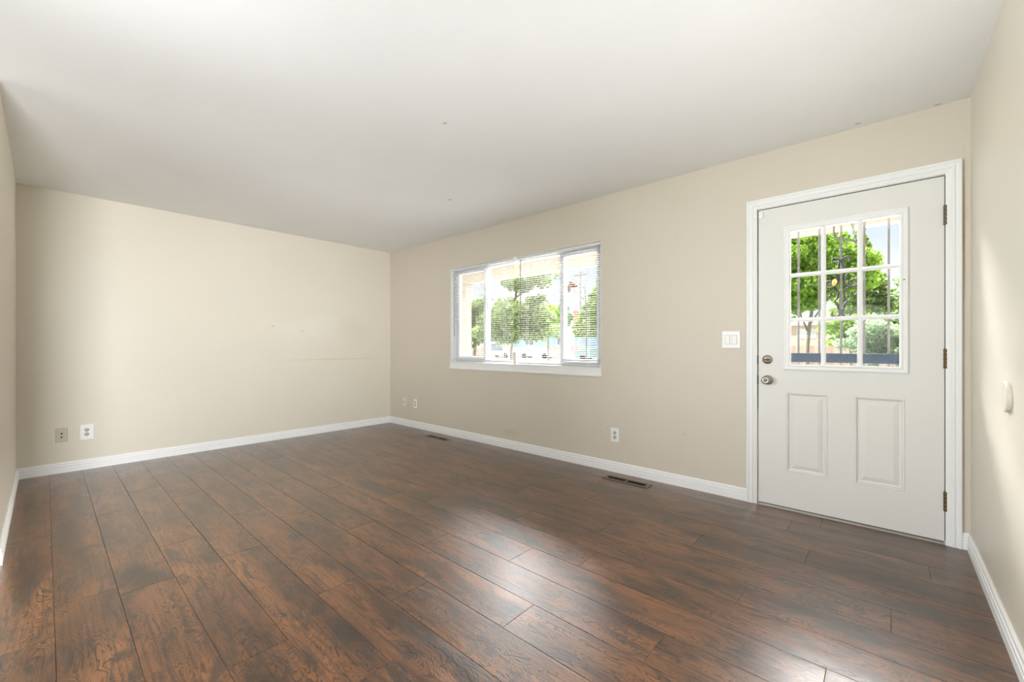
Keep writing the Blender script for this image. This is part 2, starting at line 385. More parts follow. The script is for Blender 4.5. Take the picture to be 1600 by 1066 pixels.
YF, YB = .003, .047
xs = [LX0, PL[0], GX0, PL[1], PR[0], GX1, PR[1], LX1]
lf = MB()
def slab(x0, x1, z0, z1, y0=YF): lf.box(x0, x1, y0, YB, z0, z1)
slab(LX0, GX0, .9, LZ1); slab(GX1, LX1, .9, LZ1); slab(GX0, GX1, GZ1, LZ1); slab(GX0, GX1, .9, GZ0)
slab(LX0, LX1, .79, .9); slab(LX0, LX1, LZ0, .255); slab(LX0, PL[0], .255, .79); slab(PL[1], PR[0], .255, .79); slab(PR[1], LX1, .255, .79)
for q in (PL, PR): slab(q[0], q[1], q[2], q[3], YF+.014)
dpart(lf, 'door_leaf', M_door)
for q in (PL, PR):                                     # embossed raised panel: ogee down, flat, ogee up
    rings = [(0, YF), (.004, YF-.003), (.010, YF-.002), (.015, YF+.009), (.024, YF+.011), (.046, YF+.003), (.052, YF+.002)]
    vs = []; fs = []
    for a, y in rings: vs += [(q[0]+a, y, q[2]+a), (q[1]-a, y, q[2]+a), (q[1]-a, y, q[3]-a), (q[0]+a, y, q[3]-a)]
    n = len(rings)
    for r_ in range(n-1):
        for i in range(4): fs.append((r_*4+i, r_*4+(i+1) % 4, (r_+1)*4+(i+1) % 4, (r_+1)*4+i))
    fs.append(tuple((n-1)*4+i for i in range(4)))
    dpart(MB().add(vs, fs), 'raised_panel', M_door)
fr = MB()                                              # light frame
FP = [(-.036, YF), (-.036, -.006), (-.031, -.010), (-.024, -.010), (-.020, -.006), (-.014, -.006), (-.008, -.010), (-.003, -.010), (.003, -.002), (.003, .02), (.0, .022)]
cor = [(GX0, GZ0, 1, 1), (GX1, GZ0, -1, 1), (GX1, GZ1, -1, -1), (GX0, GZ1, 1, -1)]
n = len(FP); vs = []
for x, z, ix, iz in cor: vs += [(x+ix*a, y, z+iz*a) for a, y in FP]
fs = [(s*n+i, s*n+i+1, ((s+1) % 4)*n+i+1, ((s+1) % 4)*n+i) for s in range(4) for i in range(n-1)]
fr.add(vs, fs); lfr = dpart(fr, 'light_frame', M_trim)
mu = MB(); GW, GH = GX1-GX0, GZ1-GZ0
for t in (1, 2):
    x = GX0+GW*t/3; z = GZ0+GH*t/3
    mu.prof([(-.013, 0), (-.013, .006), (-.006, .014), (.006, .014), (.013, .006), (.013, 0)], (x, .016, GZ0), (x, .016, GZ1), (1, 0, 0), (0, -1, 0))
    mu.prof([(-.013, 0), (-.013, .006), (-.006, .014), (.006, .014), (.013, .006), (.013, 0)], (GX0, .0155, z), (GX1, .0155, z), (0, 0, 1), (0, -1, 0))
dpart(mu, 'muntin_grid', M_trim)
dpart(MB().box(GX0, GX1, .018, .022, GZ0, GZ1), 'glass', M_glass)
for z in (1.825, 1.03, .24):
    h = MB()
    for k in range(5): h.lathe([(.007, 0), (.0082, .001), (.0082, .0195), (.007, .0205)], (LX1+.003, -.005, z-.054+.0218*k), (0, 0, 1), 12)
    h.lathe([(.004, 0), (.006, .003), (.001, .008)], (LX1+.003, -.005, z+.055), (0, 0, 1), 10)
    h.box(LX1-.001, LX1+.007, -.0005, .002, z-.05, z+.05)
    dpart(h, 'hinge', M_hingeg if z > 1.5 else M_brass)
d = dpart(MB().lathe([(.031, 0), (.031, .005), (.029, .009), (.025, .012), (.018, .015), (.008, .0165)], (4.717, YF, 1.007), (0, -1, 0), 36), 'deadbolt', M_nickel)
t_ = MB().lathe([(.009, 0), (.009, .005)], (4.717, YF-.015, 1.007), (0, -1, 0), 16)
t_.box(4.697, 4.737, YF-.034, YF-.019, 1.001, 1.012, .003); tb = t_.build('thumb_turn', M_brass); tb.parent = d
k_ = dpart(MB().lathe([(.033, 0), (.033, .004), (.030, .010), (.021, .014), (.013, .018), (.012, .030), (.016, .036), (.025, .042), (.0285, .052), (.027, .062), (.021, .068), (.010, .0695), (.0095, .067)], (4.717, YF, .866), (0, -1, 0), 36), 'door_knob', M_nickel)
MB().lathe([(.0085, 0), (.0085, .004), (.007, .005)], (4.717, YF-.067, .866), (0, -1, 0), 18).build('lock_button', M_hingeg, k_)
st = MB(); st.box(LX0-.0054, LX0-.0004, -.0008, .02, .975, 1.035); st.box(LX0-.0054, LX0-.0004, -.0008, .02, .835, .895)
dpart(st, 'strike_plate', M_black)
sn = MB(); sn.box(LX0+.001, LX0+.030, -.010, YF, 1.985, 2.033, .003); dpart(sn, 'alarm_magnet', M_plastic)
sc = MB(); sc.lathe([(.0035, 0), (.0035, .0012)], (5.405, -.0100, 1.485), (0, -1, 0), 10); dpart(sc, 'screw_hole', M_black)
s2 = tag(MB().box(4.640, 4.6595, -.026, -.0105, 1.985, 2.033, .003).build('alarm_sensor', M_plastic), 'small white alarm contact on the door casing by the top left door corner', 'sensor')

# ------------------------------------------------------------------ window 1
win = struct(empty('window_1', ((WX0+WX1)/2, .09, WZ0)))
def wpart(bld, name, m):
    o = bld.build(name, m); o.parent = win; o.location = tuple(-c for c in win.location); return o
f = MB()
y0, y1 = .085, .145
f.box(WX0, WX0+.045, y0, y1, WZ0, WZ1, .003); f.box(WX1-.045, WX1, y0, y1, WZ0, WZ1, .003); f.box(WX0+.045, WX1-.045, y0, y1, WZ0, WZ0+.04, .003); f.box(WX0+.045, WX1-.045, y0, y1, WZ1-.04, WZ1, .003)
f.box(1.855, 1.895, y0+.006, y1, WZ0+.04, WZ1-.04, .003); f.box(2.930, 2.965, y0+.006, y1, WZ0+.04, WZ1-.04, .003)
wpart(f, 'window_frame', M_vinyl)
for a, bb in ((WX0+.045, 1.892), (2.928, WX1-.045)):     # sliding sashes
    q = MB(); za, zb = WZ0+.04, WZ1-.04; ya, yb = .062, .0905
    q.box(a, a+.044, ya, yb, za, zb, .004); q.box(bb-.036, bb, ya, yb, za, zb, .004); q.box(a+.036, bb-.036, ya, yb, za, za+.036, .004); q.box(a+.036, bb-.036, ya, yb, zb-.036, zb, .004)
    o = wpart(q, 'sliding_sash', M_vinyl)
    MB().box(a+.03, bb-.03, .0745, .0785, za+.03, zb-.03).build('glass', M_glass, o)
wpart(MB().box(1.89, 2.935, .118, .122, WZ0+.035, WZ1-.035), 'glass', M_glass)
rv = MB(); rv.box(WX0, WX0+.006, .0, .085, WZ0, WZ1); rv.box(WX1-.006, WX1, 0, .085, WZ0, WZ1); rv.box(WX0, WX1, 0, .085, WZ1-.004, WZ1)
wpart(rv, 'reveal_lining', M_trim)
sl = MB(); sl.box(1.338, 3.432, -.012, .085, .894, .908, .003); sl.box(1.340, 3.430, -.008, -.0005, .842, .895, .002); sl.box(1.328, 3.437, -.014, -.0005, .823, .843, .003)
wpart(sl, 'window_sill', M_trim)

# ------------------------------------------------------------------ mini blinds
def blind(x0, x1, wand_x, wm, label, dz):
    r = empty('mini_blind', ((x0+x1)/2, .03, WZ1-.03)); tag(r, label, 'window blind', 'white mini blinds in the window')
    def p(bld, name, m, par=None):
        o = bld.build(name, m)
        if par is None: o.parent = r; o.location = tuple(-c for c in r.location)
        else: o.parent = par
        return o
    zt = 2.012; zb = .932+dz
    hd = MB(); hd.prof([(0, 0), (.024, 0), (.026, .002), (.026, .024), (.024, .026), (.022, .024), (.004, .024), (0, .026)], (x0, .028, zt), (x1, .028, zt), (0, -1, 0)); p(hd, 'head_rail', M_rail)
    n = int((zt-zb-.02)/.0205); sm = MB()
    for i in range(n):
        z = zb+.022+i*(zt-zb-.03)/n
        for s in range(4):     # crowned slat of four strips
            pass
        pr = [(-.0125, -.0002), (-.0065, .0013), (0, .0018), (.0065, .0013), (.0125, -.0002), (.0065, .0008), (0, .0013), (-.0065, .0008)]
        sm.prof(pr, (x0+.004, .017, z), (x1-.004, .017, z), (0, -1, .035))
    p(sm, 'slats', M_slat)
    p(MB().box(x0+.002, x1-.002, .004, .030, zb-.014, zb, .003), 'bottom_rail', M_rail)
    L_ = x1-x0
    for t in (.13, .5, .87):
        x = x0+L_*t; cdm = MB()
        for y in (.0035, .0305): cdm.box(x-.0008, x+.0008, y-.0006, y+.0006, zb, zt)
        p(cdm, 'ladder_cord', M_cord)
    wd = MB(); wd.tube([(wand_x, -.003, 2.0), (wand_x, -.004, 1.9), (wand_x, -.004, 1.245)], .0042, 6); wd.lathe([(.002, 0), (.006, .008), (.006, .03), (.0045, .04)], (wand_x, -.004, 1.215), (0, 0, 1), 8)
    wd.tube([(wand_x, .004, 2.016), (wand_x, -.003, 2.014), (wand_x, -.003, 1.99)], .0016, 6)
    p(wd, 'tilt_wand', wm)
    for t in (.13, .87):
        p(MB().box(x0+L_*t-.008, x0+L_*t+.008, .002, .012, zb-.018, zb+.002, .002), 'cord_button', M_plastic)
    return r
blind(1.356, 2.362, 1.415, M_wand2, 'left white mini blind in the front window with a pale tilt wand', .008)
blind(2.420, 3.414, 2.475, M_wand, 'right white mini blind in the front window with a dark tilt wand, nearer the door', -.002)
tag(MB().box(2.370, 2.412, -.004, .032, 1.995, 2.043, .003).build('blind_bracket', M_plastic), 'white square bracket between the two blind head rails at the window top', 'bracket')
tag(MB().box(2.368, 2.410, -.003, .028, .9085, 1.035, .003).build('blind_clip', M_plastic), 'white upright clip between the two blind bottom rails on the window sill', 'clip')

# ------------------------------------------------------------------ outlets, switch, wall plates  (built facing -y at the origin, then turned)
def plate(name, loc, rz, w_, h_, m, label, cat, group=None, t=.006):
    r = empty(name, loc, rz); tag(r, label, cat, group)
    MB().box(-w_/2, w_/2, -t, -.0006, -h_/2, h_/2, .0025).build('face_plate', m, r); return r
def duplex(loc, rz, w_, h_, label, group, deep=0.):
    t = .006+deep
    r = plate('wall_outlet', loc, rz, w_, h_, M_plastic, label, 'outlet', group, t)
    for s in (-1, 1):
        z = s*.0195
        o = MB().lathe([(.0165, 0), (.0165, .0015), (.0155, .002)], (0, -t, z), (0, -1, 0), 24).build('socket', M_socket, r)
        q = MB(); q.box(-.008, -.0055, -t-.0025, -t-.001, z-.002, z+.007); q.box(.0055, .008, -t-.0025, -t-.001, z-.001, z+.006); q.lathe([(.0025, 0), (.0025, .0006)], (0, -t-.002, z-.007), (0, -1, 0), 10)
        q.build('slots', M_black, o)
    MB().lathe([(.003, 0), (.0025, .0012)], (0, -t, 0), (0, -1, 0), 10).build('screw', M_nickel, r)
    return r
G = 'wall outlets'
duplex((3.562, 0, .322), 0, .080, .122, 'white duplex outlet low on the window wall between window and door', G)
duplex((.611, 0, .323), 0, .072, .118, 'small white duplex outlet low on the window wall near the far corner', G)
duplex((0, -3.073, .332), PI/2, .086, .136, 'large white duplex outlet on the far left wall, right of the beige jack plate', G, .004)
r = plate('jack_plate', (0, -3.226, .328), PI/2, .072, .120, M_plast_b, 'beige wall plate with two black round jacks on the far left wall', 'wall plate', None, .009)
for s in (-1, 1): MB().lathe([(.0065, 0), (.0065, .003), (.005, .004)], (0, -.009, s*.016-.003), (0, -1, 0), 16).build('jack', M_black, r)
MB().lathe([(.0028, 0), (.0024, .001)], (0, -.009, .048), (0, -1, 0), 10).build('screw', M_socket, r)
r = plate('jack_plate', (.357, 0, .327), 0, .070, .115, M_painted, 'wall-coloured plate with one dark jack nearest the far corner of the window wall', 'wall plate')
MB().lathe([(.0055, 0), (.0055, .008), (.004, .009)], (0, -.006, 0), (0, -1, 0), 14).build('jack', M_black, r)
for s in (-1, 1): MB().lathe([(.0034, 0), (.003, .0012)], (0, -.006, s*.042), (0, -1, 0), 10).build('screw', M_socket, r)
r = plate('light_switch', (4.489, 0, 1.146), 0, .122, .124, M_plastic, 'white double rocker light switch on the wall left of the door', 'switch')
for s in (-1, 1):
    x = s*.023
    q = MB(); q.box(x-.0175, x+.0175, -.0072, -.006, -.034, .034); q.build('switch_bezel', M_socket, r)
    vs = [(x-.0155, -.0065, -.032), (x+.0155, -.0065, -.032), (x+.0155, -.0065, .032), (x-.0155, -.0065, .032), (x-.015, -.0075 if s < 0 else -.0125, -.031), (x+.015, -.0075 if s < 0 else -.0125, -.031), (x+.015, -.0125 if s < 0 else -.0075, .031), (x-.015, -.0125 if s < 0 else -.0075, .031)]
    MB().add(vs, [(0,1,2,3),(7,6,5,4),(0,4,5,1),(1,5,6,2),(2,6,7,3),(3,7,4,0)]).build('rocker', M_plastic, r)
    for z in (-.049, .049): MB().lathe([(.0028, 0), (.0024, .001)], (x, -.006, z), (0, -1, 0), 10).build('screw', M_rail, r)

tag(MB().lathe([(.058, .0005), (.058, .010), (.056, .0125), (.052, .013), (.030, .0125), (.006, .012)], (RX, -.937, .912), (-1, 0, 0), 48).build('knob_bumper', M_right),
    'round wall-coloured door knob bumper disc on the right wall', 'wall bumper')

# ------------------------------------------------------------------ floor registers
def register(x0, x1, y0, y1, label):
    r = empty('floor_register', ((x0+x1)/2, (y0+y1)/2, 0)); tag(r, label, 'floor vent', 'brown floor registers along the window wall')
    hx, hy = (x1-x0)/2, (y1-y0)/2; b_ = .022
    f = MB(); f.box(-hx, hx, -hy, -hy+b_, .0002, .005, .002); f.box(-hx, hx, hy-b_, hy, .0002, .005, .002); f.box(-hx, -hx+.03, -hy+b_, hy-b_, .0002, .005, .001); f.box(hx-.03, hx, -hy+b_, hy-b_, .0002, .005, .001); f.box(-.008, .008, -hy+b_, hy-b_, .0002, .0045, .001)
    f.build('register_frame', M_vent, r)
    MB().box(-hx+.02, hx-.02, -hy+b_*.8, hy-b_*.8, .0002, .0007).build('duct_opening', M_black, r)
    for s in (-1, 1):
        lv = MB(); lv.box(s*.010 if s > 0 else -(hx-.031), hx-.031 if s > 0 else -.010, -.001, .001, .0008, .0028); x = .014
        while x < hx-.036:
            lv.box(s*x-.0008, s*x+.0008, -hy+b_, hy-b_, .0008, .003); x += .011
        lv.build('louvers', M_black, r)
register(3.560, 3.950, -.226, -.122, 'brown metal floor register near the outlet, closer to the door')
register(1.128, 1.530, -.232, -.150, 'brown metal floor register near the far corner')
sv = MB().box(-.004, .004, -.105, .105, .0003, .003, .001).build('floor_strip', M_strip); sv.location = (1.046, -.335, 0); sv.rotation_euler = (0, 0, -.03)  # thin pale strip laid on the planks
tag(sv, 'thin pale strip on the floor left of the far register', 'debris')
# ------------------------------------------------------------------ storm door (iron security door outside)
sd = empty('security_door', (5.115, .13, 0)); tag(sd, 'wrought iron security door with scrollwork outside the door glass', 'security door')
def sp(bld, name, m): 
    o = bld.build(name, m); o.parent = sd; o.location = tuple(-c for c in sd.location); return o
q = MB(); q.box(4.664, 4.73, .115, .14, .02, 2.06, .003); q.box(5.50, 5.566, .115, .14, .02, 2.06, .003); q.box(4.73, 5.50, .115, .14, 1.98, 2.06, .003); q.box(4.73, 5.50, .115, .14, .02, .30, .003)
sp(q, 'door_frame', mat('white_storm_frame', (.7, .7, .68), .4))
for x in (4.88, 4.995, 5.11, 5.225, 5.34):
    sp(MB().box(x-.006, x+.006, .121, .133, .30, 1.98, .001), 'bar', M_bar)
sp(MB().box(4.73, 5.50, .105, .120, .990, 1.052, .003), 'push_rail', M_railbar)
def px(x, y): return (5.11+(x-363)/1173, .127, 1.68-(y-343)/930)
def refl(x): return 726-x
curves = [
    [(318, 380), (310, 366), (312, 352), (326, 346), (342, 350), (352, 366), (350, 385), (345, 415), (338, 440), (322, 452)][:8],
    [(322, 450), (334, 460), (341, 478), (340, 498), (330, 514), (316, 524), (296, 527), (274, 522)],
    [(288, 508), (300, 503), (304, 492), (292, 484), (276, 486), (266, 500), (266, 514), (276, 526)],
    [(316, 527), (334, 540), (344, 560), (344, 580), (336, 598), (324, 610), (334, 622), (342, 640), (348, 662), (352, 684)],
    [(300, 558), (300, 572), (290, 580), (276, 578), (266, 566), (262, 548), (272, 532), (290, 527)],
    [(312, 676), (306, 686), (312, 700), (328, 704), (344, 698), (354, 686), (360, 672)],
]
for cset in (0, 1):
    for c in curves:
        pts = [px(refl(a) if cset else a, b_) for a, b_ in c]
        S_ = spline(pts, 5)
        sp(MB().tube(S_, .0058, 6), 'scroll', M_iron)
for z in (1.65, 1.325): sp(MB().box(5.11-.013, 5.11+.013, .117, .137, z-.012, z+.012, .003), 'collar', M_iron)
sp(MB().lathe([(.003, -.022), (.012, -.012), (.014, 0), (.011, .012), (.003, .02)], (5.078, .10, 1.515), (.25, 0, 1), 16), 'orange_ornament', M_orange)

# ------------------------------------------------------------------ porch and ground
M_stucco = mat('cream_porch_paint', (.23, .20, .165), .7)
M_soff = mat('cream_soffit', (.21, .19, .16), .8)
M_fascia = mat('white_fascia', (.24, .23, .215), .6)
M_conc = mat('pale_concrete', (.34, .33, .31), .85, bump=(20, .2, .01))
M_shing = mat('grey_shingle', (.30, .28, .27), .9, bump=(30, .5, .03))
struct(MB().box(-1.5, 7.5, .151, 2.0, -.5, -.06).build('porch_slab', M_conc))
struct(MB().box(-1.5, 7.5, 1.36, 1.95, 2.44, 2.50).build('porch_ceiling', M_soff))
struct(MB().box(-1.5, 7.5, 1.62, 1.76, 2.195, 2.44).build('porch_beam', M_stucco))
struct(MB().box(-1.5, 7.5, 1.95, 1.98, 2.30, 2.56).build('porch_fascia', M_fascia))
struct(MB().box(-.6, 6.2, -10.4, .2, 2.57, 2.75).build('roof', M_shing))
pp = MB(); pp.box(-.30, -.186, 1.62, 1.76, -.06, 2.195, .006); pp.box(-.32, -.166, 1.60, 1.78, -.06, .12, .006); pp.box(-.315, -.171, 1.605, 1.775, 2.11, 2.195, .006)
tag(pp.build('porch_post', M_stucco), 'cream square porch post outside the left side of the window', 'post')

def grass_mat():
    m = mat('lawn', (.12, .2, .05), .9); B = NB(m); P = B.n('ShaderNodeNewGeometry').outputs['Position']
    B.put(B.b.inputs['Base Color'], B.mix(B.noise(P, .8, 5), (.04, .08, .02), (.09, .13, .04))); return m
M_grass = grass_mat()
struct(MB().box(-90, 60, -40, 90, -.9, -.5).build('lawn', M_grass))
struct(MB().box(-90, 60, 24, 38.2, -.52, -.47).build('street', mat('grey_asphalt', (.20, .20, .19), .9)))  # plain even grey road surface
struct(MB().box(-8, 12, 2.0, 9, -.6, -.44).build('bounce_slab', M_conc))  # unseen pale slab added to bounce light up at the porch
struct(MB().box(-90, 60, 22, 24, -.52, -.44).build('sidewalk', M_conc))

# hook and chain under the porch
hk = empty('plant_hook', (5.06, .9, 1.9)); tag(hk, 'bent black iron hook hanging on a chain under the porch, seen in the door glass', 'hook')
q = MB(); q.tube(spline([(5.018, .9, 2.10), (5.014, .9, 2.03), (5.018, .9, 1.985), (5.030, .9, 1.968), (5.08, .9, 1.945), (5.160, .9, 1.915)], 6), .0068, 8)
o = q.build('hook_rod', M_iron); o.parent = hk; o.location = (-5.06, -.9, -1.9)
ch = MB(); a_ = Vector((5.152, .9, 1.922)); b_ = Vector((5.085, 1.38, 2.30)); nl = 16
for i in range(nl):
    c_ = a_.lerp(b_, (i+.5)/nl); L_ = (b_-a_)/nl*.72; s = Vector((1, 0, .14)).normalized()*.006 if i % 2 else Vector((0, .006, 0))
    ch.tube([c_+L_*math.cos(t)+s*math.sin(t)*1.3 for t in [2*PI*k/10 for k in range(11)]], .0022, 5)
ch.tube([b_, (5.08, 1.42, 2.438)], .003, 5)
o = ch.build('chain', M_iron); o.parent = hk; o.location = (-5.06, -.9, -1.9)

# ------------------------------------------------------------------ vegetation
def leaf_mat(name, c0, c1):
    m = bpy.data.materials.new(name); m.use_nodes = True; N, L = m.node_tree.nodes, m.node_tree.links; N.clear()
    g = N.new('ShaderNodeNewGeometry'); r = N.new('ShaderNodeValToRGB'); L.new(g.outputs['Random Per Island'], r.inputs[0])
    r.color_ramp.elements[0].color = (*c0, 1); r.color_ramp.elements[1].color = (*c1, 1)
    d = N.new('ShaderNodeBsdfDiffuse'); t = N.new('ShaderNodeBsdfTranslucent'); x = N.new('ShaderNodeMixShader'); x.inputs[0].default_value = .4; o = N.new('ShaderNodeOutputMaterial')
    L.new(r.outputs[0], d.inputs[0]); L.new(r.outputs[0], t.inputs[0]); L.new(d.outputs[0], x.inputs[1]); L.new(t.outputs[0], x.inputs[2]); L.new(x.outputs[0], o.inputs[0]); return m
M_maple = leaf_mat('maple_leaf', (.09, .17, .02), (.26, .38, .06))
M_lime = leaf_mat('lime_leaf', (.10, .22, .01), (.26, .42, .03))
M_pine = leaf_mat('pine_needle', (.08, .12, .04), (.27, .33, .14))
M_dark = leaf_mat('dark_leaf', (.06, .10, .03), (.22, .29, .09))
M_grey = leaf_mat('grey_green_leaf', (.11, .17, .09), (.32, .41, .24))
M_bark = mat('bark', (.16, .12, .09), .9, bump=(12, .6, .03))
def leafy(blobs, n, size, seed, flat=0.):
    """leaves scattered through ellipsoid clumps: blobs = (x, y, z, rx, ry, rz, weight)"""
    R = random.Random(seed); b = MB(); W = [q[6] for q in blobs]
    for _ in range(n):
        x, y, z, rx, ry, rz, _w = R.choices(blobs, W)[0]
        while True:
            p = Vector((R.uniform(-1, 1), R.uniform(-1, 1), R.uniform(-1, 1)))
            if p.length <= 1: break
        p = p*(p.length**-.35 if p.length > .01 else 1)
        c = Vector((x+p.x*rx, y+p.y*ry, z+p.z*rz))
        d = Vector((R.gauss(0, 1), R.gauss(0, 1), R.gauss(0, 1)*(1-flat))).normalized(); e_ = d.orthogonal().normalized()
        e_ = Matrix.Rotation(R.uniform(0, 6.3), 3, d) @ e_
        s = size*R.uniform(.6, 1.35); d = d*s; e_ = e_*s*.42
        b.add([c-d*.5, c+e_, c+d*.6, c-e_], [(0, 1, 2, 3)])
    return b
def tree(name, loc, trunk_pts, trunk_r, blobs, n, size, m, label, cat, seed, group=None, flat=0., bark=True):
    r = empty(name, loc); tag(r, label, cat, group)
    o = leafy(blobs, n, size, seed, flat).build('foliage', m); o.parent = r; o.location = tuple(-c for c in r.location)
    if trunk_pts:
        q = MB(); q.tube(spline(trunk_pts[0], 4), [trunk_r*(1-.6*i/(4*(len(trunk_pts[0])-1))) for i in range(4*(len(trunk_pts[0])-1)+1)], 8)
        for t in trunk_pts[1:]:
            S_ = spline(t, 4); q.tube(S_, [trunk_r*.45*(1-.75*i/(len(S_)-1)) for i in range(len(S_))], 6)
        o = q.build('trunk', M_bark); o.parent = r; o.location = tuple(-c for c in r.location)
    return r
def clumps(R, cx, cy, cz, rx, ry, rz, k, cr):
    out = []
    for _ in range(k):
        while True:
            p = (R.uniform(-1, 1), R.uniform(-1, 1), R.uniform(-1, 1))
            if sum(a*a for a in p) <= 1: break
        f = R.uniform(.7, 1.3)*cr
        out.append((cx+p[0]*rx, cy+p[1]*ry, cz+p[2]*rz, f, f, f*.7, f*f))
    return out
R = random.Random(11)
# seen in the door glass
tree('maple_tree', (2.6, 20, -.5), [[(2.6, 20, -.5), (2.65, 20, 1.2), (2.8, 20, 2.6), (3.0, 20, 4.6)], [(2.7, 20, 2), (3.3, 19.8, 3.0), (3.9, 19.9, 4)], [(2.65, 20, 1.8), (2.2, 20, 3.0), (1.6, 20, 4.0)]], .11,
     clumps(R, 2.4, 20, 4.4, 2.3, 1.8, 2.0, 60, .62), 15000, .17, M_maple, 'large bright green leafy tree in the left and middle panes of the door glass', 'tree', 1)
tree('spruce_tree', (4.3, 26, -.5), [[(4.3, 26, -.5), (4.3, 26, 3), (4.3, 26, 7.2)]], .15,
     [(4.3+s_*d*.5, 26+t_*d*.5, 7.3-i*.42, .20+.10*i*.5, .3, .24, .5+i) for i in range(11) for (s_, t_, d) in ((0, 0, .1), (1, 0, .12*i+.1), (-1, 0, .12*i+.1), (0, -1, .12*i), (1.6, 0, .12*i))], 7000, .15, M_dark,
     'narrow dark green conifer with a pointed top in the right door panes', 'tree', 2)
tree('shade_tree', (6.4, 29, -.5), [[(6.2, 29, -.5), (6.2, 29, 2), (6.3, 29, 4)]], .18,
     clumps(R, 6.0, 29, 3.6, 1.6, 1.4, 1.3, 30, .55), 6500, .2, M_grey, 'grey-green round tree low in the right column of the door panes', 'tree', 3)
tree('shrub', (4.9, 33, -.5), [[(4.9, 33, -.5), (4.9, 33, .5), (4.9, 33, 1.5)]], .08, clumps(R, 4.9, 33, 1.3, 2.1, 1.0, 1.35, 32, .5), 6500, .17, M_grey, 'grey-green shrubs in front of the brown fence behind the door glass', 'shrub', 4)
tree('shrub', (3.4, 36, -.5), [[(3.4, 36, -.5), (3.4, 36, 1), (3.4, 36, 2.5)]], .1, clumps(R, 3.4, 36, 2.5, 1.6, 1.0, 1.5, 28, .55), 5200, .18, M_maple, 'light green tall bush right of the tan house behind the door glass', 'shrub', 5)
tree('maple_tree', (6.2, 44, -.5), [[(6.2, 44, -.5), (6.2, 44, 2), (6.2, 44, 4)]], .18, clumps(R, 6.0, 44, 3.2, 3.2, 1.5, 1.8, 40, .7), 7000, .25, M_maple, 'pale green tree crown above the fence at the back of the door view', 'tree', 15)
# seen in the window
tree('pine_tree', (-6.4, 10, -.5), [[(-6.6, 10, -.5), (-6.6, 10, 1.5), (-6.4, 10, 3), (-6.2, 10, 4.6)], [(-6.5, 10, 3.1), (-5.2, 9.9, 3.6), (-4.3, 9.8, 3.9)], [(-6.5, 10, 2.4), (-7.8, 10, 3.2), (-8.6, 10, 3.5)], [(-6.5, 10, 1.8), (-5, 10, 1.9), (-4, 10, 1.8)]], .08,
     clumps(R, -6.2, 10, 2.2, 1.5, 1.0, .9, 36, .42)+clumps(R, -5.0, 9.8, 1.75, 1.2, .7, .45, 18, .34)+clumps(R, -6.2, 10, 3.75, 1.4, .8, .22, 16, .32)+clumps(R, -4.9, 10, 3.9, .6, .6, .12, 5, .2)+clumps(R, -5.2, 10, 2.9, .6, .6, .15, 5, .24)+clumps(R, -7.7, 10, 1.9, .8, .8, 1., 14, .4),
     15000, .11, M_pine, 'large muted green pine filling the middle of the front window', 'tree', 6)
tree('pine_tree', (-11.4, 12.5, -.5), [[(-11.6, 12.5, -.5), (-11.5, 12.5, 3)]], .14, clumps(R, -11.6, 12.5, 2.4, 1.3, 1.0, 1.15, 24, .45), 6500, .13, M_dark, 'dark green tree in the leftmost pane of the front window', 'tree', 7)
tree('maple_tree', (-15.9, 25, -.5), [[(-15.9, 25, -.5), (-15.9, 25, 2.5)]], .15, clumps(R, -16.2, 25, 3.2, 2.0, 1.2, .95, 24, .5), 7500, .17, M_lime, 'bright lime green tree behind the pine in the front window', 'tree', 8)
tree('spruce_tree', (-19.2, 33, -.5), [[(-19.6, 33, -.5), (-19.6, 33, 5)]], .15, clumps(R, -19.7, 33, 4.1, .8, .8, 1.4, 16, .5), 3500, .2, M_grey, 'small grey-green treetop above the lime green tree', 'tree', 9)
tree('spruce_tree', (-7.6, 20, -.5), [[(-7.4, 20, -.5), (-7.4, 20, 3), (-7.4, 20, 6.4)]], .16,
     [(-7.4+s_*d, 20+t_*d, 6.3-i*.40, .24+.11*i*.5, .3+.06*i, .25, .6+i) for i in range(12) for (s_, t_, d) in ((0, 0, 0), (1, 0, .16*i), (-1, 0, .19*i), (-.5, 0, .19*i), (0, -1, .15*i), (0, 1, .15*i))], 15000, .15, M_dark,
     'conical green conifer on the right side of the front window', 'tree', 10)
tree('bare_branch_tree', (-6.2, 15, -.5), [[(-6.0, 15, -.5), (-6.0, 15, 2.5), (-6.1, 15, 4.3)], [(-6.05, 15, 3.4), (-6.8, 15, 4.0), (-7.4, 15, 4.35)], [(-6.1, 15, 4), (-6.7, 15, 4.5), (-7.1, 15, 4.7)]], .05,
     clumps(R, -6.9, 15, 4.25, .5, .3, .3, 8, .14), 260, .09, leaf_mat('red_brown_leaf', (.1, .05, .035), (.2, .11, .07)), 'thin reddish twiggy tree top against the sky, upper right of the window', 'tree', 12)

# ------------------------------------------------------------------ fence
def fence_mat():
    m = mat('weathered_redwood', (.45, .25, .17), .85); B = NB(m)
    g = B.n('ShaderNodeNewGeometry').outputs['Random Per Island']
    B.put(B.b.inputs['Base Color'], B.mix(g, (.28, .17, .13), (.46, .30, .24))); return m
M_fence = fence_mat()
def fence(x0, x1, y, zt, label):
    r = empty('board_fence', ((x0+x1)/2, y, -.5)); tag(r, label, 'fence')
    q = MB(); x = x0
    Rr = random.Random(int(abs(x0*7)))
    while x < x1: q.box(x, min(x+.14, x1), y, y+.02, -.47, zt+Rr.uniform(-.03, .03)); x += .15
    o = q.build('boards', M_fence); o.parent = r; o.location = tuple(-c for c in r.location)
    q = MB(); q.box(x0, x1, y+.02, y+.06, 0, .08); q.box(x0, x1, y+.02, y+.06, zt-.25, zt-.17)
    o = q.build('fence_rails', M_fence); o.parent = r; o.location = tuple(-c for c in r.location)
fence(-46, -14, 40, .95, 'long reddish brown board fence across the street, seen in the front window')
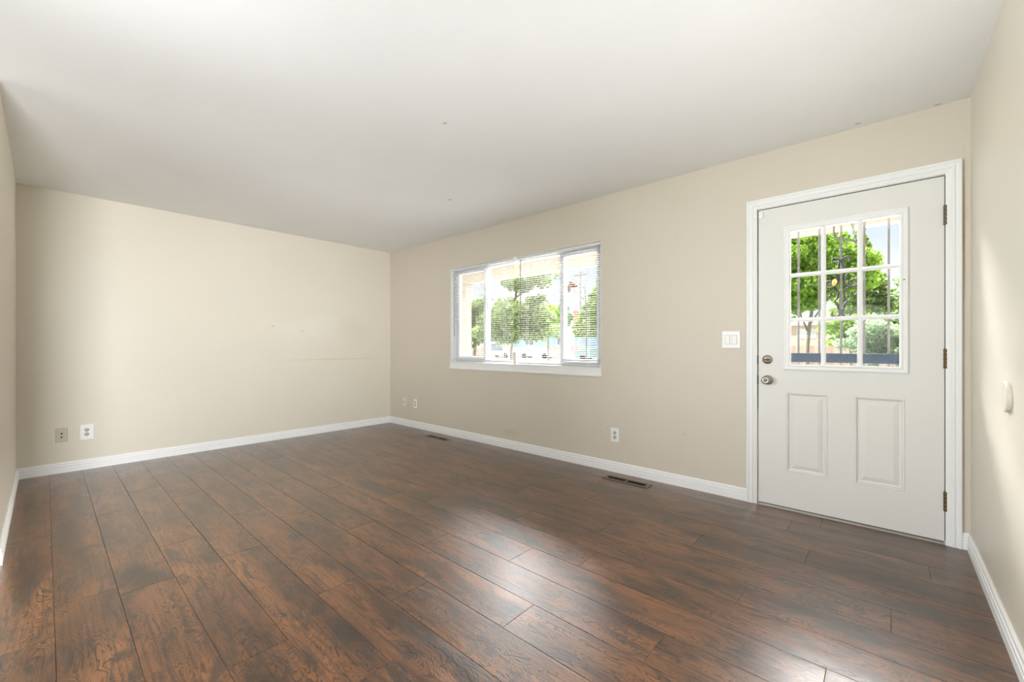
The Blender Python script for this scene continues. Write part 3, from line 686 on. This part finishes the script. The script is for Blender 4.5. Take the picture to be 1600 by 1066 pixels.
fence(-8, 9, 40, 1.12, 'reddish brown board fence across the street, seen in the door glass')

# ------------------------------------------------------------------ houses across the street
def siding(name, c):
    m = mat(name, c, .8); B = NB(m); P = B.n('ShaderNodeNewGeometry').outputs['Position']
    z = B.n('ShaderNodeSeparateXYZ', {0: P}).outputs['Z']
    fz = B.math('FRACT', B.math('MULTIPLY', z, 5.))
    B.put(B.b.inputs['Normal'], B.n('ShaderNodeBump', {'Height': fz, 'Strength': .6, 'Distance': .03}).outputs[0]); return m
M_tan = siding('tan_lap_siding', (.55, .42, .34)); M_blue = siding('pale_blue_siding', (.20, .34, .46)); M_greyh = siding('grey_siding', (.36, .37, .36))
M_roofl = mat('pale_shingle_roof', (.40, .36, .34), .9, bump=(8, .4, .03)); M_brick = mat('red_brick', (.30, .14, .10), .9, bump=(14, .5, .02))
M_pane = mat('dark_window_glass', (.10, .13, .16), .15); M_curt = mat('pale_curtain_glass', (.62, .66, .72), .4); M_white = mat('white_house_trim', (.6, .6, .58), .6)
def house(name, x0, x1, y0, y1, z1, rise, ov, wall, roofm, wins, label, chim=None, shutters=False, panem=None, hip=3.):
    r = empty(name, ((x0+x1)/2, y0, -.5)); tag(r, label, 'house')
    def hp(bld, nm, m_, par=None):
        o = bld.build(nm, m_)
        if par is None: o.parent = r; o.location = tuple(-c for c in r.location)
        else: o.parent = par
        return o
    hp(MB().box(x0, x1, y0, y1, -.5, z1), 'wall', wall)
    cy = (y0+y1)/2; X0, X1, Y0, Y1 = x0-ov, x1+ov, y0-ov, y1+ov; zr = z1+.12
    vs = [(X0, Y0, zr), (X1, Y0, zr), (X1, Y1, zr), (X0, Y1, zr), (X0+hip, cy, zr+rise), (X1-hip, cy, zr+rise), (X0, Y0, z1-.08), (X1, Y0, z1-.08), (X1, Y1, z1-.08), (X0, Y1, z1-.08)]
    hp(MB().add(vs, [(0,1,5,4),(1,2,5),(2,3,4,5),(3,0,4),(9,8,7,6)]), 'roof', roofm)
    g_ = MB(); g_.box(X0, X1, Y0-.06, Y0, z1-.12, zr+.02); g_.box(X1, X1+.06, Y0-.06, Y1, z1-.12, zr+.02); hp(g_, 'gutter', M_white)
    for (a, bb, c, dd) in wins:
        q = MB(); q.box(a-.08, bb+.08, y0-.05, y0-.001, c-.08, c); q.box(a-.08, bb+.08, y0-.05, y0-.001, dd, dd+.08); q.box(a-.08, a, y0-.05, y0-.001, c, dd); q.box(bb, bb+.08, y0-.05, y0-.001, c, dd); q.box((a+bb)/2-.03, (a+bb)/2+.03, y0-.04, y0-.001, c, dd)
        if shutters: q.box(a-.32, a-.1, y0-.04, y0-.001, c-.06, dd+.06); q.box(bb+.1, bb+.32, y0-.04, y0-.001, c-.06, dd+.06)
        f_ = hp(q, 'window', M_white); hp(MB().box(a, bb, y0-.025, y0-.005, c, dd), 'pane', panem or M_pane, f_)
    if chim:
        q = MB(); q.box(*chim); hp(q, 'chimney', M_brick)
house('house', -11, 1.25, 44, 52, 3.15, 1.6, .45, M_tan, M_roofl, [(-.62, .25, 1.85, 2.65), (-6, -4.4, 1.75, 2.75)], 'tan sided house with a pale hip roof at lower left of the door glass', None, True, M_curt, 5.5)
house('house', -42, -26.0, 46, 54, 3.35, .9, .5, M_blue, M_roofl, [(-36, -34.4, 1.2, 2.4), (-30, -28.6, 1.2, 2.4)], 'pale blue sided house with a red brick chimney, seen through the window', (-28.6, -27.6, 48, 49, 3, 6.2), hip=4)
house('house', -24.3, -14, 50, 60, 3.0, .7, .5, M_greyh, M_roofl, [(-23.6, -22.9, 1.9, 2.5), (-21.9, -21.2, 1.9, 2.5), (-18, -16.6, 1.5, 2.5)], 'low grey house right of the blue house, seen through the window', hip=4)

# ------------------------------------------------------------------ utility pole, lawn urn, cars
q = empty('utility_pole', (-23.6, 42, -.5)); tag(q, 'tall grey utility pole with cross arms rising behind the street fence', 'utility pole')
MB().lathe([(.16, 0), (.14, 8), (.12, 12.6)], (0, 0, 0), (0, 0, 1), 12).build('pole', mat('weathered_pole', (.30, .27, .26), .9), q)
for z, l in ((12.1, 1.0), (11.4, 1.2), (10.5, .9)): MB().box(-l, l, -.06, .06, z, z+.14).build('cross_arm', M_bark, q)
MB().lathe([(.12, 0), (.16, .04), (.16, .5), (.05, .56)], (.32, 0, 10.7), (0, 0, 1), 12).build('transformer', M_greyh, q)
uo = empty('lawn_urn', (-2.32, 8, -.5)); tag(uo, 'white urn-shaped lawn ornament on a flared foot, seen low in the right window pane', 'lawn ornament')
MB().lathe([(.30, 0), (.30, .62), (.27, .66)], (0, 0, 0), (0, 0, 1), 28).build('pedestal', M_white, uo)
MB().lathe([(.22, .66), (.22, 1.18), (.20, 1.22), (.12, 1.34), (.06, 1.46), (.05, 1.54), (.09, 1.58), (.05, 1.60)], (0, 0, 0), (0, 0, 1), 28).build('flared_foot', M_white, uo)
MB().lathe([(.05, 1.60), (.13, 1.66), (.175, 1.76), (.18, 1.86), (.15, 1.97), (.09, 2.06), (.05, 2.12), (.03, 2.2), (.01, 2.24)], (0, 0, 0), (0, 0, 1), 28).build('urn', M_white, uo)

def car(loc, rz, paint, label, L=4.4, Hh=1.45, van=False):
    r = empty('parked_car', loc, rz); tag(r, label, 'car')
    W = .86; l = L/2
    side = [(-l, .30), (-l, .75), (-l+.15, .92), (-l+.5, .97), (-l+1.0, Hh), (l-1.55, Hh), (l-.85, .98), (l-.1, .86), (l, .62), (l, .30)] if not van else [(-l, .30), (-l, 1.0), (-l+.1, Hh), (l-1.3, Hh), (l-.7, 1.15), (l-.1, 1.0), (l, .7), (l, .30)]
    n = len(side)
    def ring(sc): return [(x, sc*W*(1 if z < 1. else .86), z) for x, z in side]
    vs = ring(-1)+ring(1); fs = [(i, (i+1) % n, n+(i+1) % n, n+i) for i in range(n)]+[tuple(range(n))[::-1], tuple(range(n, 2*n))]
    MB().add(vs, fs).build('body', paint, r)
    gz0, gz1 = 1.02, Hh-.10
    for s in (-1, 1):
        g = MB()
        for xa, xb in ((-l+1.05, -.25), (-.15, l-1.6)):
            vs = [(xa, s*(W+.004), gz0-.03), (xb+.2, s*(W+.004), gz0-.03), (xb, s*(W*.86+.006), gz1), (xa+.1, s*(W*.86+.006), gz1)]
            vs2 = [(a, b-s*.02, c) for a, b, c in vs]
            g.add(vs+vs2, [(0,1,2,3),(7,6,5,4),(0,4,5,1),(1,5,6,2),(2,6,7,3),(3,7,4,0)])
        g.build('side_window', M_pane, r)
    wh = []
    for x in (-l+.85, l-.85):
        for s in (-1, 1):
            MB().lathe([(.33, 0), (.34, .03), (.34, .2), (.30, .22)], (x, s*(W-.19) if s > 0 else -(W+.02), .34), (0, 1, 0), 20).build('wheel', M_seal_gap, r)
    return r
car((-26.6, 37, -.47), .25, mat('silver_car_paint', (.4, .41, .44), .25, .3), 'silver white car parked by the fence, low in the middle of the window')
car((-17.6, 36, -.47), .1, mat('pale_teal_car_paint', (.16, .3, .27), .25, .2), 'pale teal car at the lower right corner of the window view')
car((-33.6, 38, -.47), 0, mat('white_van_paint', (.5, .5, .49), .3), 'white van parked by the fence, low in the left of the window', 4.8, 1.95, True)
